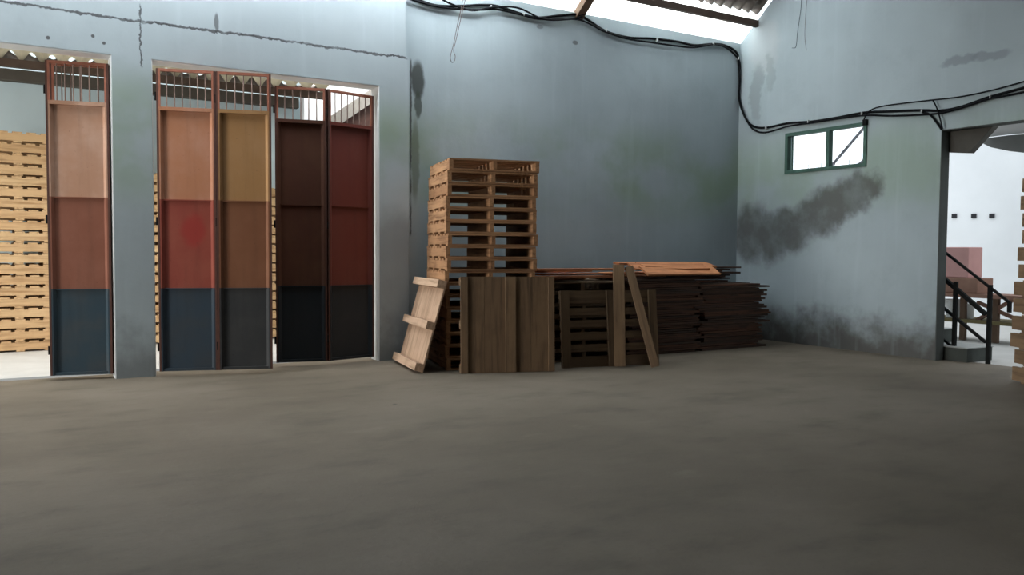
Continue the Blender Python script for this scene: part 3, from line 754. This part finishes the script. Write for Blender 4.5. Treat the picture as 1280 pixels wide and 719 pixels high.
# bench, boxes and bucket in the side yard
BX = 13.2
def B(x, y, X=BX): return onX(x, y, X)
tp = B(1235, 370)
bn = thing('sawhorse_bench', 'brown wooden bench with crossed legs in the side yard', 'bench', (BX, B(1235, 370).y, 0))
y0, y1 = B(1270, 370).y-.3-tp.y, B(1160, 370).y+.2-tp.y
obj('bench_top', box(BM(), (-.25, y0, tp.z-.03), (.35, y1, tp.z+.03)), M['cardboard'], bn)
for (xa, ya, xb, yb) in ((1222, 378, 1268, 398), (1268, 374, 1222, 400)):
    p = B(xa, ya)-bn.location; q = B(xb, yb)-bn.location; obj('brace', beam(BM(), p, q, .05, .07, (1, 0, 0)), M['cardboard'], bn)
for x in (1246, 1205, 1170):
    p = B(x, 372)-bn.location; obj('leg', box(BM(), (-.04, p.y-.04, 0), (.04, p.y+.04, tp.z-.03)), M['rafter'], bn)
pz = B(1200, 398)
obj('lower_shelf', box(BM(), (-.2, y0, pz.z-.05), (.5, y1, pz.z)), simple('olive_board', (.16, .13, .06), .9, .2, 5), bn)
def bx3(name, label, x0, y0, x1, y1, X, dep, mat, cat):
    a = onX(x0, y1, X); b = onX(x1, y0, X)
    t_ = obj(name, box(BM(), (-dep/2, min(a.y, b.y), min(a.z, b.z)), (dep/2, max(a.y, b.y), max(a.z, b.z))), mat, bevel=.01); t_.location.x = X+dep/2
    return tag(recentre2(t_), label, cat)
def recentre2(o):
    vs = [v.co for v in o.data.vertices]
    c = Vector(((min(v.x for v in vs)+max(v.x for v in vs))/2, (min(v.y for v in vs)+max(v.y for v in vs))/2, min(v.z for v in vs)))
    o.data.transform(Matrix.Translation(-c)); o.location = o.location + c
    return o
o1 = bx3('wooden_crate', 'brown crate on the bench under the pink one', 1150, 352, 1222, 368, BX-.2, .45, M['cardboard'], 'crate'); o1.location.z = tp.z+.031
o2 = bx3('pink_crate', 'pink crate standing on the brown crate beyond the railing', 1165, 314, 1211, 351, BX-.18, .4, M['pink'], 'crate')
h1 = max(v.co.z for v in o1.data.vertices); o2.location.z = tp.z+.032+h1
for i, (x, lab) in enumerate(((1187, 'white bucket under the bench nearer the wall edge'), (1207, 'smaller white canister under the bench beside the bucket'))):
    p = B(x, 398); o = thing(('bucket', 'canister')[i], lab, ('bucket', 'canister')[i], (BX+.1, p.y, pz.z))
    h = (.28, .22)[i]; r_ = (.13, .075)[i]
    obj('body', cyl(BM(), (0, 0, 0), (0, 0, h), r_*.85, r_, 20), M['bucket'], o, smooth=False)
    obj('lid', cyl(BM(), (0, 0, h), (0, 0, h+.02), r_*1.06, r_*1.06, 20), M['bucket'], o)

# ------------------------------------------------------------------ light
w = bpy.data.worlds.new('overcast_sky'); scene.world = w; w.use_nodes = True
bg = w.node_tree.nodes['Background']; bg.inputs[0].default_value = (.90, .96, 1.0, 1); bg.inputs[1].default_value = 1.75
def area(name, loc, size, rot, power, col):
    l = bpy.data.lights.new(name, 'AREA'); l.shape = 'RECTANGLE'; l.size, l.size_y = size; l.energy = power; l.color = col
    o = bpy.data.objects.new(name, l); COL.objects.link(o); o.location = loc; o.rotation_euler = rot
    return o
# daylight through the wide gate in the left wall
area('gate_daylight', (XL-5, 8.2, 2.3), (3.6, 2.6), (0, -R(90), 0), 760, (1., .95, .88))
# daylight through the left door opening, entering the hall and falling on the floor
# added fill lamp under the unseen second row of roof sheets
area('roof_fill', (3.4, 8.2, roofz(8.2)-.30), (13, 1.0), (0, 0, 0), 130, (.88, .95, 1.))
# daylight through the bright eave strip, above the doors
area('eave_daylight_doors', (1.25, 9.36, roofz(9.36)-.06), (9.0, .3), (0, 0, 0), 320, (.90, .96, 1.))
area('eave_daylight', (3.4, 9.72, roofz(9.72)+.42), (13.6, .6), (-R(40), 0, 0), 480, (.90, .96, 1.))
# open sky between the hall and the yard shed
area('yard_daylight', (1.0, 10.55, 5.6), (12, 1.1), (R(28), 0, 0), 640, (1., .98, .93))
vs = scene.view_settings; vs.view_transform = 'Standard'; vs.look = 'None'; vs.exposure = 0; vs.gamma = 1; vs.use_curve_mapping = False
scene.cycles.use_denoising = True; scene.cycles.max_bounces = 8; scene.cycles.diffuse_bounces = 5; scene.cycles.sample_clamp_indirect = 0
scene.render.film_transparent = False
